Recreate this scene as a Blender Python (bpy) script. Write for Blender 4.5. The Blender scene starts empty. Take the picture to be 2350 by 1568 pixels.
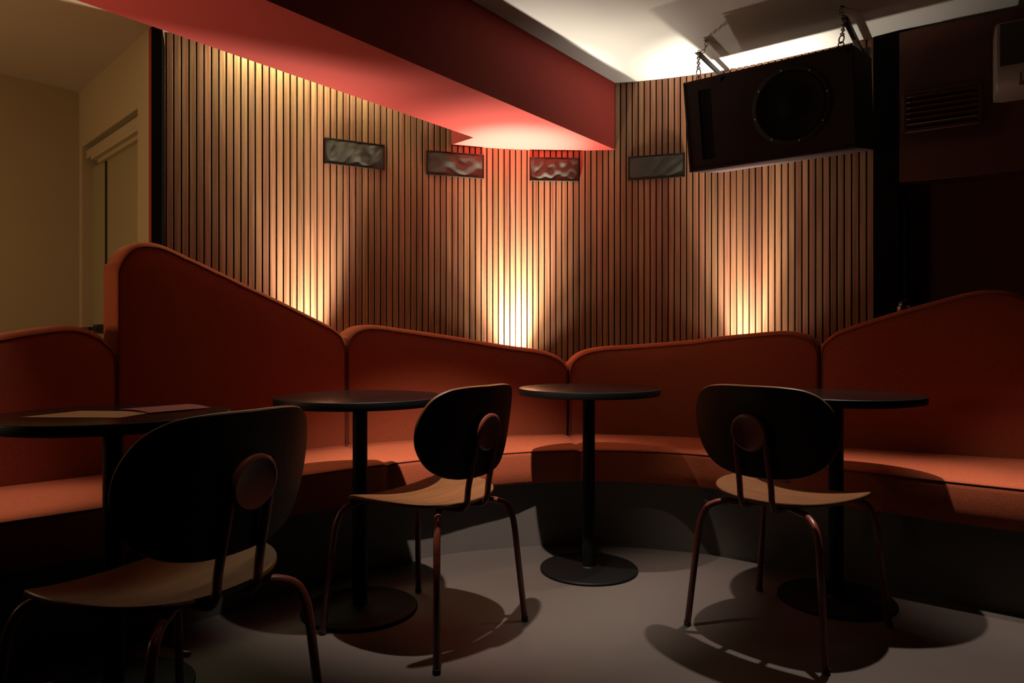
import bpy, bmesh, math, random
import numpy as np
from mathutils import Vector, Matrix
random.seed(7)
S = bpy.context.scene
C = bpy.context.collection
PI = math.pi
H = 0.94            # camera height
ZC = 2.457          # ceiling
ZB = 2.065          # underside of the red beam

# ---------------------------------------------------------------- camera, world, exposure, lamps
cd = bpy.data.cameras.new('camera'); cam = bpy.data.objects.new('camera', cd); C.objects.link(cam)
cam.location = (0, 0, H); cam.rotation_euler = (PI/2, 0, 0)
cd.sensor_width = 36; cd.lens = 36*1600/2350; cd.clip_start = 0.05
S.camera = cam
S.view_settings.view_transform = 'Standard'; S.view_settings.look = 'None'
S.view_settings.exposure = 0; S.view_settings.gamma = 1
S.view_settings.use_curve_mapping = False
S.cycles.use_denoising = True
S.cycles.max_bounces = 8; S.cycles.diffuse_bounces = 1
S.cycles.sample_clamp_indirect = 4
w = bpy.data.worlds.new('world'); S.world = w; w.use_nodes = True
w.node_tree.nodes['Background'].inputs[0].default_value = (1.0, 0.42, 0.30, 1)
w.node_tree.nodes['Background'].inputs[1].default_value = 0.001

def spot(name, loc, target, power, col, size, blend, radius=0.02):
    l = bpy.data.lights.new(name, 'SPOT'); l.energy = power; l.color = col
    l.spot_size = math.radians(size); l.spot_blend = blend; l.shadow_soft_size = radius
    o = bpy.data.objects.new(name, l); C.objects.link(o); o.location = loc
    d = Vector(target)-Vector(loc)
    o.rotation_euler = d.to_track_quat('-Z', 'Y').to_euler(); return o
def area(name, loc, target, power, col, sx, sy):
    l = bpy.data.lights.new(name, 'AREA'); l.energy = power; l.color = col
    l.shape = 'RECTANGLE'; l.size = sx; l.size_y = sy
    o = bpy.data.objects.new(name, l); C.objects.link(o); o.location = loc
    d = Vector(target)-Vector(loc)
    o.rotation_euler = d.to_track_quat('-Z', 'Y').to_euler(); return o
WARM = (1.0, 0.88, 0.73)
DOWN = (1.0, 0.82, 0.70)
# three uplights behind the banquette, washing the slatted wall
for (x, y, core, mid, wide, lean) in ((-1.045, 3.540, 620, 75, 105, 0.70), (0.020, 3.980, 1150, 250, 46, 0.97), (1.240, 3.738, 560, 62, 28, 0.97)):
    for (pw, cone, ty) in ((core, 37, 1.018), (mid, 66, 0.99), (wide, 104 if lean > 0.9 else 84, lean)):
        spot('uplight', (x, y, 0.55 if pw == core else 0.70), (x*(1.0 if ty > 0.95 else 1.22), y*ty, 2.4), pw, WARM, cone, 1.0, 0.03)
# linear lamp on the ceiling behind the beam, grazing the left of the slats
area('slat_washer', (-1.04, 3.565, 2.44), (-1.07, 3.63, 2.10), 5.5, (0.95, 1.0, 0.50), 0.80, 0.02)
pl_ = bpy.data.lights.new('ceiling_strip_fill', 'POINT'); pl_.energy = 1.6; pl_.color = (1.0, 0.92, 0.6); pl_.shadow_soft_size = 0.04  # added fill light, brightens the ceiling strip between beam and lowered ceiling
po_ = bpy.data.objects.new('ceiling_strip_fill', pl_); C.objects.link(po_); po_.location = (-1.22, 3.12, 2.40)
# narrow downlights in the ceiling over the tables
spot('downlight', (-0.22, 1.98, 2.42), (-0.14, 2.88, 0), 330, DOWN, 50, 0.8, 0.018)
spot('downlight', (1.05, 2.50, 2.42), (1.08, 2.22, 0), 200, DOWN, 56, 0.8, 0.018)
spot('downlight', (-1.75, 2.00, 2.42), (-1.62, 2.06, 0.4), 85, DOWN, 28, 1.0, 0.018)
spot('downlight', (2.02, 2.15, 2.42), (2.00, 2.42, 0.4), 105, DOWN, 36, 1.0, 0.02)
spot('downlight', (0.05, 1.30, 2.42), (-0.52, 1.52, 0.45), 34, (1.0, 0.88, 0.62), 17, 1.0, 0.018)
# wall lamp of the hall throwing light up on the red beam
spot('hall_uplight', (-2.55, 1.45, 1.35), (-1.55, 2.12, 2.065), 120, (1.0, 0.72, 0.52), 48, 1.0, 0.05)
# lamp of the neighbouring hall on the left
area('hall_lamp', (-3.1, 1.7, 1.1), (-2.1, 3.2, 2.2), 11, (1.0, 0.64, 0.34), 0.4, 0.4)

# ---------------------------------------------------------------- helpers
def link(name, me, mat=None, parent=None, smooth=False):
    o = bpy.data.objects.new(name, me); C.objects.link(o)
    if mat is not None and len(me.materials) == 0: me.materials.append(mat)
    if parent is not None: o.parent = parent
    if smooth:
        me.polygons.foreach_set('use_smooth', [True]*len(me.polygons)); me.update()
        if smooth != 'all':
            me.set_sharp_from_angle(angle=math.radians(35))
    return o
def obj(name, bm, mat=None, parent=None, smooth=False):
    me = bpy.data.meshes.new(name)
    bmesh.ops.recalc_face_normals(bm, faces=bm.faces)
    bm.to_mesh(me); bm.free()
    return link(name, me, mat, parent, smooth)
def tag(o, label=None, cat=None, group=None, kind=None):
    if label: o['label'] = label
    if cat: o['category'] = cat
    if group: o['group'] = group
    if kind: o['kind'] = kind
    return o
def empty(name, loc, rz, label, cat, group=None):
    o = bpy.data.objects.new(name, None); C.objects.link(o); o.empty_display_size = 0.1
    o.location = loc; o.rotation_euler = (0, 0, rz)
    return tag(o, label, cat, group)
def add_box(bm, cx, cy, cz, sx, sy, sz, rot=None, bev=0, seg=2):
    M = Matrix.Translation((cx, cy, cz)) @ (rot if rot is not None else Matrix.Identity(4)) @ Matrix.Diagonal((sx, sy, sz, 1))
    r = bmesh.ops.create_cube(bm, size=1, matrix=M)
    if bev:
        es = list({e for v in r['verts'] for e in v.link_edges})
        bmesh.ops.bevel(bm, geom=es, offset=bev, segments=seg, affect='EDGES', profile=0.5)
def add_prism(bm, pts, z0, z1):
    a = [bm.verts.new((p[0], p[1], z0)) for p in pts]; b = [bm.verts.new((p[0], p[1], z1)) for p in pts]
    bm.faces.new(a[::-1]); bm.faces.new(b)
    n = len(pts)
    for i in range(n): bm.faces.new((a[i], a[(i+1) % n], b[(i+1) % n], b[i]))
def add_lathe(bm, prof, n=48, M=None):
    rings = []
    for (r, z) in prof:
        if r < 1e-6: rings.append([bm.verts.new((0, 0, z))])
        else: rings.append([bm.verts.new((r*math.cos(2*PI*k/n), r*math.sin(2*PI*k/n), z)) for k in range(n)])
    vs = [v for r in rings for v in r]
    for a, b in zip(rings, rings[1:]):
        for k in range(n):
            k2 = (k+1) % n
            if len(a) == 1 and len(b) == 1: continue
            if len(a) == 1: bm.faces.new((a[0], b[k], b[k2]))
            elif len(b) == 1: bm.faces.new((a[k], a[k2], b[0]))
            else: bm.faces.new((a[k], a[k2], b[k2], b[k]))
    if M is not None: bmesh.ops.transform(bm, matrix=M, verts=vs)
def add_tube(bm, pts, r, n=10, closed=False):
    P = [Vector(p) for p in pts]; m = len(P); rings = []
    up = None
    for i in range(m):
        if closed: t = (P[(i+1) % m]-P[i-1])
        else: t = (P[min(i+1, m-1)]-P[max(i-1, 0)])
        t.normalize()
        if up is None:
            up = Vector((0, 0, 1)) if abs(t.z) < 0.9 else Vector((1, 0, 0))
        a = (up - t*up.dot(t))
        if a.length < 1e-5: a = t.orthogonal()
        a.normalize(); up = a; b = t.cross(a)
        rings.append([bm.verts.new(P[i]+(a*math.cos(2*PI*k/n)+b*math.sin(2*PI*k/n))*r) for k in range(n)])
    prs = list(zip(rings, rings[1:])) + ([(rings[-1], rings[0])] if closed else [])
    for a, b in prs:
        for k in range(n): bm.faces.new((a[k], a[(k+1) % n], b[(k+1) % n], b[k]))
    if not closed: bm.faces.new(rings[0][::-1]); bm.faces.new(rings[-1])
def catmull(pts, per=10, closed=False):
    P = [np.array(p, float) for p in pts]; out = []; n = len(P)
    rng = n if closed else n-1
    for i in range(rng):
        p1 = P[i]; p2 = P[(i+1) % n]
        p0 = P[i-1] if (closed or i > 0) else 2*p1-p2
        p3 = P[(i+2) % n] if (closed or i+2 < n) else 2*p2-p1
        for k in range(per):
            t = k/per
            out.append(0.5*((2*p1)+(-p0+p2)*t+(2*p0-5*p1+4*p2-p3)*t*t+(-p0+3*p1-3*p2+p3)*t**3))
    if not closed: out.append(P[-1])
    return np.array(out)
class Curve2:
    def __init__(s, pts, smooth=0):
        q = catmull(pts, 12)
        for _ in range(smooth):
            q[1:-1] = (q[:-2]+2*q[1:-1]+q[2:])/4
        s.p = q; s.s = np.r_[0, np.cumsum(np.hypot(*np.diff(q, axis=0).T))]; s.L = s.s[-1]
    def at(s, d):
        return np.array([np.interp(d, s.s, s.p[:, 0]), np.interp(d, s.s, s.p[:, 1])])
    def tan(s, d):
        a = s.at(min(s.L, d+0.02))-s.at(max(0, d-0.02)); return a/np.hypot(*a)
    def nor(s, d):      # to the left of the direction of travel (away from the room)
        t = s.tan(d); return np.array([-t[1], t[0]])
    def near(s, x, y):
        return s.s[np.argmin(np.hypot(s.p[:, 0]-x, s.p[:, 1]-y))]
    def ray(s, m):      # arc length where X/Y == m
        f = s.p[:, 0]-m*s.p[:, 1]; i = np.where(np.diff(np.sign(f)) != 0)[0][0]
        t = f[i]/(f[i]-f[i+1]); return s.s[i]+t*(s.s[i+1]-s.s[i])

# ---------------------------------------------------------------- materials
def mat(name, col, rough=0.6, metal=0, spec=None, noise=None, bump=None, sheen=0, coat=0):
    m = bpy.data.materials.new(name); m.use_nodes = True; nt = m.node_tree; N = nt.nodes; L = nt.links
    b = N['Principled BSDF']; b.inputs['Base Color'].default_value = (*col, 1)
    b.inputs['Roughness'].default_value = rough; b.inputs['Metallic'].default_value = metal
    if spec is not None: b.inputs['Specular IOR Level'].default_value = spec
    if sheen: b.inputs['Sheen Weight'].default_value = sheen; b.inputs['Sheen Roughness'].default_value = 0.4
    if coat: b.inputs['Coat Weight'].default_value = coat
    tc = N.new('ShaderNodeTexCoord')
    if noise:
        sc, amt = noise
        n = N.new('ShaderNodeTexNoise'); n.inputs['Scale'].default_value = sc; n.inputs['Detail'].default_value = 5
        L.new(tc.outputs['Object'], n.inputs['Vector'])
        mx = N.new('ShaderNodeMix'); mx.data_type = 'RGBA'
        mx.inputs[6].default_value = (*[c*(1-amt) for c in col], 1); mx.inputs[7].default_value = (*[min(1, c*(1+amt)) for c in col], 1)
        L.new(n.outputs['Fac'], mx.inputs[0]); L.new(mx.outputs[2], b.inputs['Base Color'])
    if bump:
        sc, st = bump
        n = N.new('ShaderNodeTexNoise'); n.inputs['Scale'].default_value = sc; n.inputs['Detail'].default_value = 3
        L.new(tc.outputs['Object'], n.inputs['Vector'])
        bp = N.new('ShaderNodeBump'); bp.inputs['Strength'].default_value = st; bp.inputs['Distance'].default_value = 0.002
        L.new(n.outputs['Fac'], bp.inputs['Height']); L.new(bp.outputs['Normal'], b.inputs['Normal'])
    return m
def wood(name, c1, c2, rough, stretch=(60, 60, 2.2), perobj=0.0, spec=0.35):
    m = bpy.data.materials.new(name); m.use_nodes = True; nt = m.node_tree; N = nt.nodes; L = nt.links
    b = N['Principled BSDF']; b.inputs['Roughness'].default_value = rough; b.inputs['Specular IOR Level'].default_value = spec
    tc = N.new('ShaderNodeTexCoord'); mp = N.new('ShaderNodeMapping'); mp.inputs['Scale'].default_value = stretch
    L.new(tc.outputs['Object'], mp.inputs['Vector'])
    oi = N.new('ShaderNodeObjectInfo'); mu = N.new('ShaderNodeVectorMath'); mu.operation = 'SCALE'; mu.inputs[0].default_value = (37, 91, 53)
    L.new(oi.outputs['Random'], mu.inputs['Scale']); L.new(mu.outputs[0], mp.inputs['Location'])
    n = N.new('ShaderNodeTexNoise'); n.inputs['Scale'].default_value = 1; n.inputs['Detail'].default_value = 6; n.inputs['Distortion'].default_value = 0.8
    L.new(mp.outputs[0], n.inputs['Vector'])
    cr = N.new('ShaderNodeValToRGB'); cr.color_ramp.elements[0].position = 0.3; cr.color_ramp.elements[1].position = 0.7
    cr.color_ramp.elements[0].color = (*c1, 1); cr.color_ramp.elements[1].color = (*c2, 1)
    L.new(n.outputs['Fac'], cr.inputs[0])
    hs = N.new('ShaderNodeHueSaturation'); L.new(cr.outputs[0], hs.inputs['Color'])
    if perobj:
        mr = N.new('ShaderNodeMapRange'); mr.inputs[3].default_value = 1-perobj; mr.inputs[4].default_value = 1+perobj
        L.new(oi.outputs['Random'], mr.inputs[0]); L.new(mr.outputs[0], hs.inputs['Value'])
        wn = N.new('ShaderNodeTexWhiteNoise'); wn.noise_dimensions = '1D'; L.new(oi.outputs['Random'], wn.inputs['W'])
        m2 = N.new('ShaderNodeMapRange'); m2.inputs[3].default_value = 0.492; m2.inputs[4].default_value = 0.508
        L.new(wn.outputs['Value'], m2.inputs[0]); L.new(m2.outputs[0], hs.inputs['Hue'])
    L.new(hs.outputs[0], b.inputs['Base Color'])
    bp = N.new('ShaderNodeBump'); bp.inputs['Strength'].default_value = 0.15; bp.inputs['Distance'].default_value = 0.001
    L.new(n.outputs['Fac'], bp.inputs['Height']); L.new(bp.outputs['Normal'], b.inputs['Normal'])
    return m
def fabric(name, col):
    m = bpy.data.materials.new(name); m.use_nodes = True; nt = m.node_tree; N = nt.nodes; L = nt.links
    b = N['Principled BSDF']; b.inputs['Roughness'].default_value = 0.9; b.inputs['Specular IOR Level'].default_value = 0.15
    b.inputs['Sheen Weight'].default_value = 0.25; b.inputs['Sheen Tint'].default_value = (1, 0.5, 0.3, 1)
    tc = N.new('ShaderNodeTexCoord')
    n1 = N.new('ShaderNodeTexNoise'); n1.inputs['Scale'].default_value = 1; n1.inputs['Detail'].default_value = 2
    mp = N.new('ShaderNodeMapping'); mp.inputs['Scale'].default_value = (120, 120, 700); L.new(tc.outputs['Object'], mp.inputs[0]); L.new(mp.outputs[0], n1.inputs['Vector'])
    n2 = N.new('ShaderNodeTexNoise'); n2.inputs['Scale'].default_value = 1; n2.inputs['Detail'].default_value = 2
    mp2 = N.new('ShaderNodeMapping'); mp2.inputs['Scale'].default_value = (700, 700, 90); L.new(tc.outputs['Object'], mp2.inputs[0]); L.new(mp2.outputs[0], n2.inputs['Vector'])
    ad = N.new('ShaderNodeMath'); ad.operation = 'ADD'; L.new(n1.outputs['Fac'], ad.inputs[0]); L.new(n2.outputs['Fac'], ad.inputs[1])
    mr = N.new('ShaderNodeMapRange'); mr.inputs[1].default_value = 0.6; mr.inputs[2].default_value = 1.4
    L.new(ad.outputs[0], mr.inputs[0])
    mx = N.new('ShaderNodeMix'); mx.data_type = 'RGBA'
    mx.inputs[6].default_value = (*[c*0.72 for c in col], 1); mx.inputs[7].default_value = (*[min(1, c*1.28) for c in col], 1)
    L.new(mr.outputs[0], mx.inputs[0]); L.new(mx.outputs[2], b.inputs['Base Color'])
    n3 = N.new('ShaderNodeTexNoise'); n3.inputs['Scale'].default_value = 7; n3.inputs['Detail'].default_value = 2
    L.new(tc.outputs['Object'], n3.inputs['Vector'])
    ml = N.new('ShaderNodeMath'); ml.operation = 'MULTIPLY_ADD'; ml.inputs[1].default_value = 2.5
    L.new(n3.outputs['Fac'], ml.inputs[0]); L.new(mr.outputs[0], ml.inputs[2])
    bp = N.new('ShaderNodeBump'); bp.inputs['Strength'].default_value = 0.35; bp.inputs['Distance'].default_value = 0.0015
    L.new(ml.outputs[0], bp.inputs['Height']); L.new(bp.outputs['Normal'], b.inputs['Normal'])
    return m

M = {
 'slat': wood('slat_wood', (0.18, 0.072, 0.032), (0.33, 0.160, 0.082), 0.5, (55, 55, 1.6), 0.22),
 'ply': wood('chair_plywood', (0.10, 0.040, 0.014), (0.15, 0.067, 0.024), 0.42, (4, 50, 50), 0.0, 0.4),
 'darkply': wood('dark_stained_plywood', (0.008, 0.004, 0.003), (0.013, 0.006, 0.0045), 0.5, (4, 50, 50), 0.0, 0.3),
 'black': mat('black_paint', (0.008, 0.007, 0.008), 0.8, spec=0.15),
 'backing': mat('black_felt_backing', (0.006, 0.005, 0.005), 0.95, spec=0.0),
 'ceiling': mat('ceiling_plaster', (0.52, 0.50, 0.46), 0.9, noise=(3, 0.03), bump=(60, 0.1)),
 'soffit': mat('ochre_soffit', (0.56, 0.42, 0.27), 0.9, noise=(3, 0.04)),
 'hall': mat('ochre_wall', (0.48, 0.36, 0.19), 0.85, noise=(2, 0.05), bump=(80, 0.1)),
 'door': mat('door_paint', (0.36, 0.29, 0.14), 0.6, noise=(3, 0.04)),
 'red': mat('red_plaster', (0.36, 0.034, 0.024), 0.85, noise=(3, 0.04), bump=(90, 0.1)),
 'darkred': mat('dark_red_wall', (0.11, 0.035, 0.022), 0.8, noise=(3, 0.06), bump=(80, 0.1)),
 'floor': mat('resin_floor', (0.070, 0.058, 0.051), 0.55, spec=0.35, noise=(6, 0.08), bump=(150, 0.05)),
 'plinth': mat('plinth_coating', (0.10, 0.09, 0.081), 0.6, noise=(8, 0.06)),
 'fabric': fabric('terracotta_fabric', (0.36, 0.080, 0.034)),
 'piping': mat('piping_thread', (0.16, 0.030, 0.014), 0.9),
 'tube': mat('terracotta_lacquered_steel', (0.15, 0.032, 0.021), 0.35),
 'rubber': mat('rubber', (0.02, 0.014, 0.012), 0.8),
 'laminate': mat('black_laminate', (0.004, 0.003, 0.003), 0.2, spec=0.5, bump=(250, 0.03)),
 'edge': mat('black_table_edge', (0.003, 0.003, 0.0035), 0.5, spec=0.2),
 'iron': mat('black_powder_coat', (0.003, 0.0033, 0.0036), 0.5, spec=0.15, bump=(400, 0.15)),
 'cabinet': mat('speaker_paint', (0.024, 0.0105, 0.0105), 0.7, spec=0.25, noise=(12, 0.1), bump=(200, 0.2)),
 'cone': mat('speaker_cone', (0.004, 0.004, 0.004), 0.8, spec=0.2),
 'steel': mat('galvanised_steel', (0.30, 0.25, 0.22), 0.35, metal=1),
 'dsteel': mat('dark_steel', (0.012, 0.011, 0.011), 0.55, spec=0.3),
 'screen': mat('black_mesh_metal', (0.035, 0.028, 0.024), 0.4, metal=0.7),
 'wire': mat('zinc_wire', (0.13, 0.125, 0.10), 0.45, metal=0.15),
 'lining': mat('black_lining', (0.012, 0.010, 0.009), 0.8),
 'plastic': mat('grey_plastic', (0.24, 0.17, 0.14), 0.45),
 'dplastic': mat('dark_plastic', (0.04, 0.03, 0.028), 0.5),
 'paper': mat('cream_paper', (0.42, 0.22, 0.10), 0.8, noise=(10, 0.05)),
 'pinkpaper': mat('pink_paper', (0.32, 0.035, 0.055), 0.7, noise=(10, 0.1)),
 'extred': mat('extinguisher_red', (0.45, 0.02, 0.015), 0.25),
}

# ---------------------------------------------------------------- structure
def structure(o): o['kind'] = 'structure'; return o
WALL = Curve2([(-1.74, 3.40), (-1.35, 3.535), (-0.985, 3.695), (-0.706, 3.835), (-0.45, 3.95), (-0.165, 4.04), (0.064, 4.085), (0.33, 4.105), (0.602, 4.09),
               (0.82, 4.04), (0.992, 3.98), (1.211, 3.885), (1.48, 3.71), (1.722, 3.54), (1.80, 3.482)], 6)
bm = bmesh.new(); add_box(bm, 0, 1.0, -0.05, 9, 9.0, 0.1); structure(obj('floor', bm, M['floor']))
bm = bmesh.new(); add_box(bm, 0, 1.0, ZC+0.05, 9, 9.0, 0.1); structure(obj('ceiling', bm, M['ceiling']))
# lowered ochre ceiling of the hall on the left
SZ = 2.385
bm = bmesh.new(); add_prism(bm, [(-1.60, 3.165), (-1.72, 3.45), (-2.3, 4.4), (-4.4, 4.4), (-4.4, 0.3), (-4.0, 0.3)], SZ, ZC-0.001)
structure(obj('ceiling_lowered', bm, M['soffit']))
# curved backing of the slats
bm = bmesh.new()
n = 70; fr = []; bk = []
for i in range(n+1):
    d = WALL.L*i/n; p = WALL.at(d); nn = WALL.nor(d)
    fr.append(p+nn*0.019); bk.append(p+nn*0.10)
add_prism(bm, fr+bk[::-1], 0.0, ZC)
wall_back = structure(obj('wall_back', bm, M['backing']))
# vents: (left x/y, right x/y, top z, height)
VH = 0.137
VENTS = []
for (u0, u1) in ((745, 882), (978, 1110), (1215, 1328), (1442, 1572)):
    d0 = WALL.ray((u0-1175)/1600); d1 = WALL.ray((u1-1175)/1600)
    VENTS.append([d0, d1, 2.020, VH])
VENTS[3][2] = 2.018
# slats
PITCH = 0.0342; SW = 0.0275; SD = 0.018
def slat_mesh(segs):
    bm = bmesh.new()
    for (z0, z1) in segs:
        b = 0.0015
        sec = [(-SW/2, SD), (-SW/2, b), (-SW/2+b, 0), (SW/2-b, 0), (SW/2, b), (SW/2, SD)]
        add_prism(bm, sec, z0, z1)
    me = bpy.data.meshes.new('slat'); bmesh.ops.recalc_face_normals(bm, faces=bm.faces); bm.to_mesh(me); bm.free()
    me.materials.append(M['slat']); return me
full = slat_mesh([(0.0, ZC-0.002)])
cutm = {}
d = 0.030; k = 0
while d < WALL.L-0.004:
    p = WALL.at(d); t = WALL.tan(d); me = full
    for vi, (a, b_, zt, h) in enumerate(VENTS):
        if a+SW*0.35 < d < b_-SW*0.35:
            if vi not in cutm: cutm[vi] = slat_mesh([(0.0, zt-h), (zt, ZC-0.002)])
            me = cutm[vi]
    o = bpy.data.objects.new('slat', me); C.objects.link(o); o.parent = wall_back
    o.location = (p[0], p[1], 0.0); o.rotation_euler = (0, 0, math.atan2(t[1], t[0]))
    d += PITCH; k += 1
# black fin and jamb at the left end of the slatted wall
bm = bmesh.new(); add_prism(bm, [(-1.590, 3.165), (-1.715, 3.450), (-1.80, 3.56), (-1.86, 3.56), (-1.655, 3.20)], 0, SZ)
structure(obj('trim_1', bm, M['backing']))
bm = bmesh.new(); add_prism(bm, [(-1.657, 3.203), (-1.675, 3.216), (-1.90, 3.60), (-1.87, 3.60)], 0, SZ)
structure(obj('trim_2', bm, M['red']))
# hall walls on the left
A = np.array((-1.679, 3.223)); B = np.array((-2.508, 4.04)); D = np.array((-4.30, 2.0))
dAB = (B-A)/np.hypot(*(B-A)); nAB = np.array((dAB[1], -dAB[0]))     # nAB points behind the wall (right/back)
if nAB[1] < 0: nAB = -nAB
def wallpt(t, off=0): p = A+(B-A)*t+nAB*off; return (p[0], p[1])
bm = bmesh.new()
T0, T1, DZ = 0.132, 0.945, 2.055
add_prism(bm, [wallpt(0), wallpt(T0), wallpt(T0, 0.12)], 0, SZ)
add_prism(bm, [wallpt(T1), wallpt(1.0), wallpt(1.12, 0.12), wallpt(T1, 0.12)], 0, SZ)
add_prism(bm, [wallpt(T0), wallpt(T1), wallpt(T1, 0.12), wallpt(T0, 0.12)], DZ, SZ)
structure(obj('wall_hall', bm, M['hall']))
bm = bmesh.new(); dBD = (D-B)/np.hypot(*(D-B)); nb = np.array((-dBD[1], dBD[0])); nb = nb if nb[1] > 0 else -nb
add_prism(bm, [tuple(B), tuple(D), tuple(D+nb*0.1), tuple(B+nb*0.1)], 0, SZ)
structure(obj('wall_left', bm, M['hall']))
bm = bmesh.new(); add_prism(bm, [wallpt(T0, 0.055), wallpt(T1, 0.055), wallpt(T1, 0.10), wallpt(T0, 0.10)], 0, 1.945)
door = structure(obj('door_1', bm, M['door']))
bm = bmesh.new(); add_prism(bm, [wallpt(0.713, 0.045), wallpt(0.722, 0.045), wallpt(0.722, 0.056), wallpt(0.713, 0.056)], 0, 1.945)
obj('meeting_stile', bm, M['dplastic'], door)
bm = bmesh.new()
add_prism(bm, [wallpt(0.765, 0.02), wallpt(0.83, 0.02), wallpt(0.83, 0.055), wallpt(0.765, 0.055)], 0.985, 1.035)
add_prism(bm, [wallpt(0.765, -0.02), wallpt(0.90, -0.02), wallpt(0.90, -0.005), wallpt(0.765, -0.005)], 1.0, 1.02)
add_prism(bm, [wallpt(0.765, -0.02), wallpt(0.785, -0.02), wallpt(0.785, 0.03), wallpt(0.765, 0.03)], 1.0, 1.02)
obj('door_handle', bm, M['dplastic'], door)
# moulded door head: stepped profile
bm = bmesh.new()
add_prism(bm, [wallpt(T0, 0.015), wallpt(T1-0.02, 0.015), wallpt(T1-0.02, 0.10), wallpt(T0, 0.10)], 1.985, 2.03)
add_prism(bm, [wallpt(T0, 0.005), wallpt(T1-0.13, 0.005), wallpt(T1-0.13, 0.10), wallpt(T0, 0.10)], 1.955, 1.975)
add_prism(bm, [wallpt(T0, 0.03), wallpt(T1-0.16, 0.03), wallpt(T1-0.16, 0.10), wallpt(T0, 0.10)], 1.935, 1.985)
structure(obj('trim_3', bm, M['hall']))

# red beam
edge = []
s0 = WALL.near(-0.339, 3.965); s1 = WALL.near(0.602, 4.09)
for i in range(13):
    q = WALL.at(s0+(s1-s0)*i/12); edge.append((q[0], q[1]+0.012))
fp = [(-0.2115, 3.846)] + edge + [(0.602, 4.085)]
fp = [(-0.2115-0.79*4.3, 3.846-4.3)] + fp + [(0.602-0.79*5.0, 4.085-5.0)]
bm = bmesh.new(); add_prism(bm, fp, ZB, ZC-0.001)
structure(obj('beam', bm, M['red']))

# right-hand side: black end panel, bulkhead, recessed dark red wall
bm = bmesh.new(); add_prism(bm, [(1.800, 3.470), (1.886, 3.395), (2.02, 3.60), (1.92, 3.70)], 0, ZC)
structure(obj('trim_4', bm, M['backing']))
e = np.array((0.287, -0.177)); e = e/np.hypot(*e); q0 = np.array((1.886, 3.395)); nrm = np.array((-e[1], e[0]))
nrm = nrm if nrm[1] > 0 else -nrm
def bh(s, off): p = q0+e*s+nrm*off; return (p[0], p[1])
bm = bmesh.new(); add_prism(bm, [bh(0, 0), bh(3.0, 0), bh(3.0, 0.5), bh(0, 0.5)], 1.715, ZC-0.012)
bulk = structure(obj('bulkhead', bm, M['darkred']))
bm = bmesh.new(); add_prism(bm, [bh(0.02, 0.16), bh(3.0, 0.16), bh(3.0, 0.5), bh(0.02, 0.5)], 0, 1.715)
structure(obj('wall_right', bm, M['darkred']))

# ---------------------------------------------------------------- banquette
BACK = Curve2([(-2.45, 1.60), (-2.08, 2.0), (-1.731, 2.357), (-1.478, 2.615), (-1.2, 2.91), (-0.911, 3.20), (-0.735, 3.345), (-0.5, 3.475), (-0.25, 3.575), (-0.027, 3.647),
               (0.30, 3.695), (0.6, 3.675), (0.953, 3.56), (1.25, 3.40), (1.526, 3.235), (1.793, 3.085), (2.136, 2.909), (2.6, 2.66)], 4)
FRONT = Curve2([(-2.0, 1.25), (-1.68, 1.60), (-1.397, 1.903), (-1.204, 2.09), (-0.96, 2.36), (-0.738, 2.605), (-0.50, 2.82), (-0.25, 2.99), (-0.029, 3.085), (0.13, 3.145),
                (0.31, 3.175), (0.55, 3.15), (0.817, 3.05), (1.15, 2.80), (1.458, 2.53), (1.72, 2.32), (2.1, 2.03), (2.5, 1.72)], 4)
KICK = Curve2([(-2.08, 1.30), (-1.74, 1.65), (-1.46, 1.95), (-1.14, 2.25), (-0.80, 2.63), (-0.453, 2.965), (-0.261, 3.09), (-0.05, 3.165), (0.126, 3.205), (0.35, 3.215), (0.577, 3.175), (0.894, 3.065),
               (1.041, 2.975), (1.25, 2.80), (1.52, 2.56), (1.759, 2.38), (2.15, 2.06), (2.55, 1.76)], 4)
bm = bmesh.new(); n = 90
f = [tuple(KICK.at(KICK.L*i/n)) for i in range(n+1)]; b = [tuple(BACK.at(BACK.L*i/n)+BACK.nor(BACK.L*i/n)*0.10) for i in range(n+1)]
vb = {}
for z in (0.0, 0.296):
    for j, L_ in ((0, f), (1, b)):
        for i, p in enumerate(L_): vb[(z, j, i)] = bm.verts.new((p[0], p[1], z))
for i in range(n):
    bm.faces.new((vb[(0.0, 0, i)], vb[(0.0, 0, i+1)], vb[(0.296, 0, i+1)], vb[(0.296, 0, i)]))
    bm.faces.new((vb[(0.0, 1, i)], vb[(0.296, 1, i)], vb[(0.296, 1, i+1)], vb[(0.0, 1, i+1)]))
    bm.faces.new((vb[(0.296, 0, i)], vb[(0.296, 0, i+1)], vb[(0.296, 1, i+1)], vb[(0.296, 1, i)]))
    bm.faces.new((vb[(0.0, 0, i)], vb[(0.0, 1, i)], vb[(0.0, 1, i+1)], vb[(0.0, 0, i+1)]))
for i in (0, n):
    bm.faces.new([vb[(0.0, 0, i)], vb[(0.296, 0, i)], vb[(0.296, 1, i)], vb[(0.0, 1, i)]])
pl = obj('bench_plinth', bm, M['plinth'], None, True)
tag(pl, 'curved grey plinth under the whole orange banquette', 'plinth')

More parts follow.
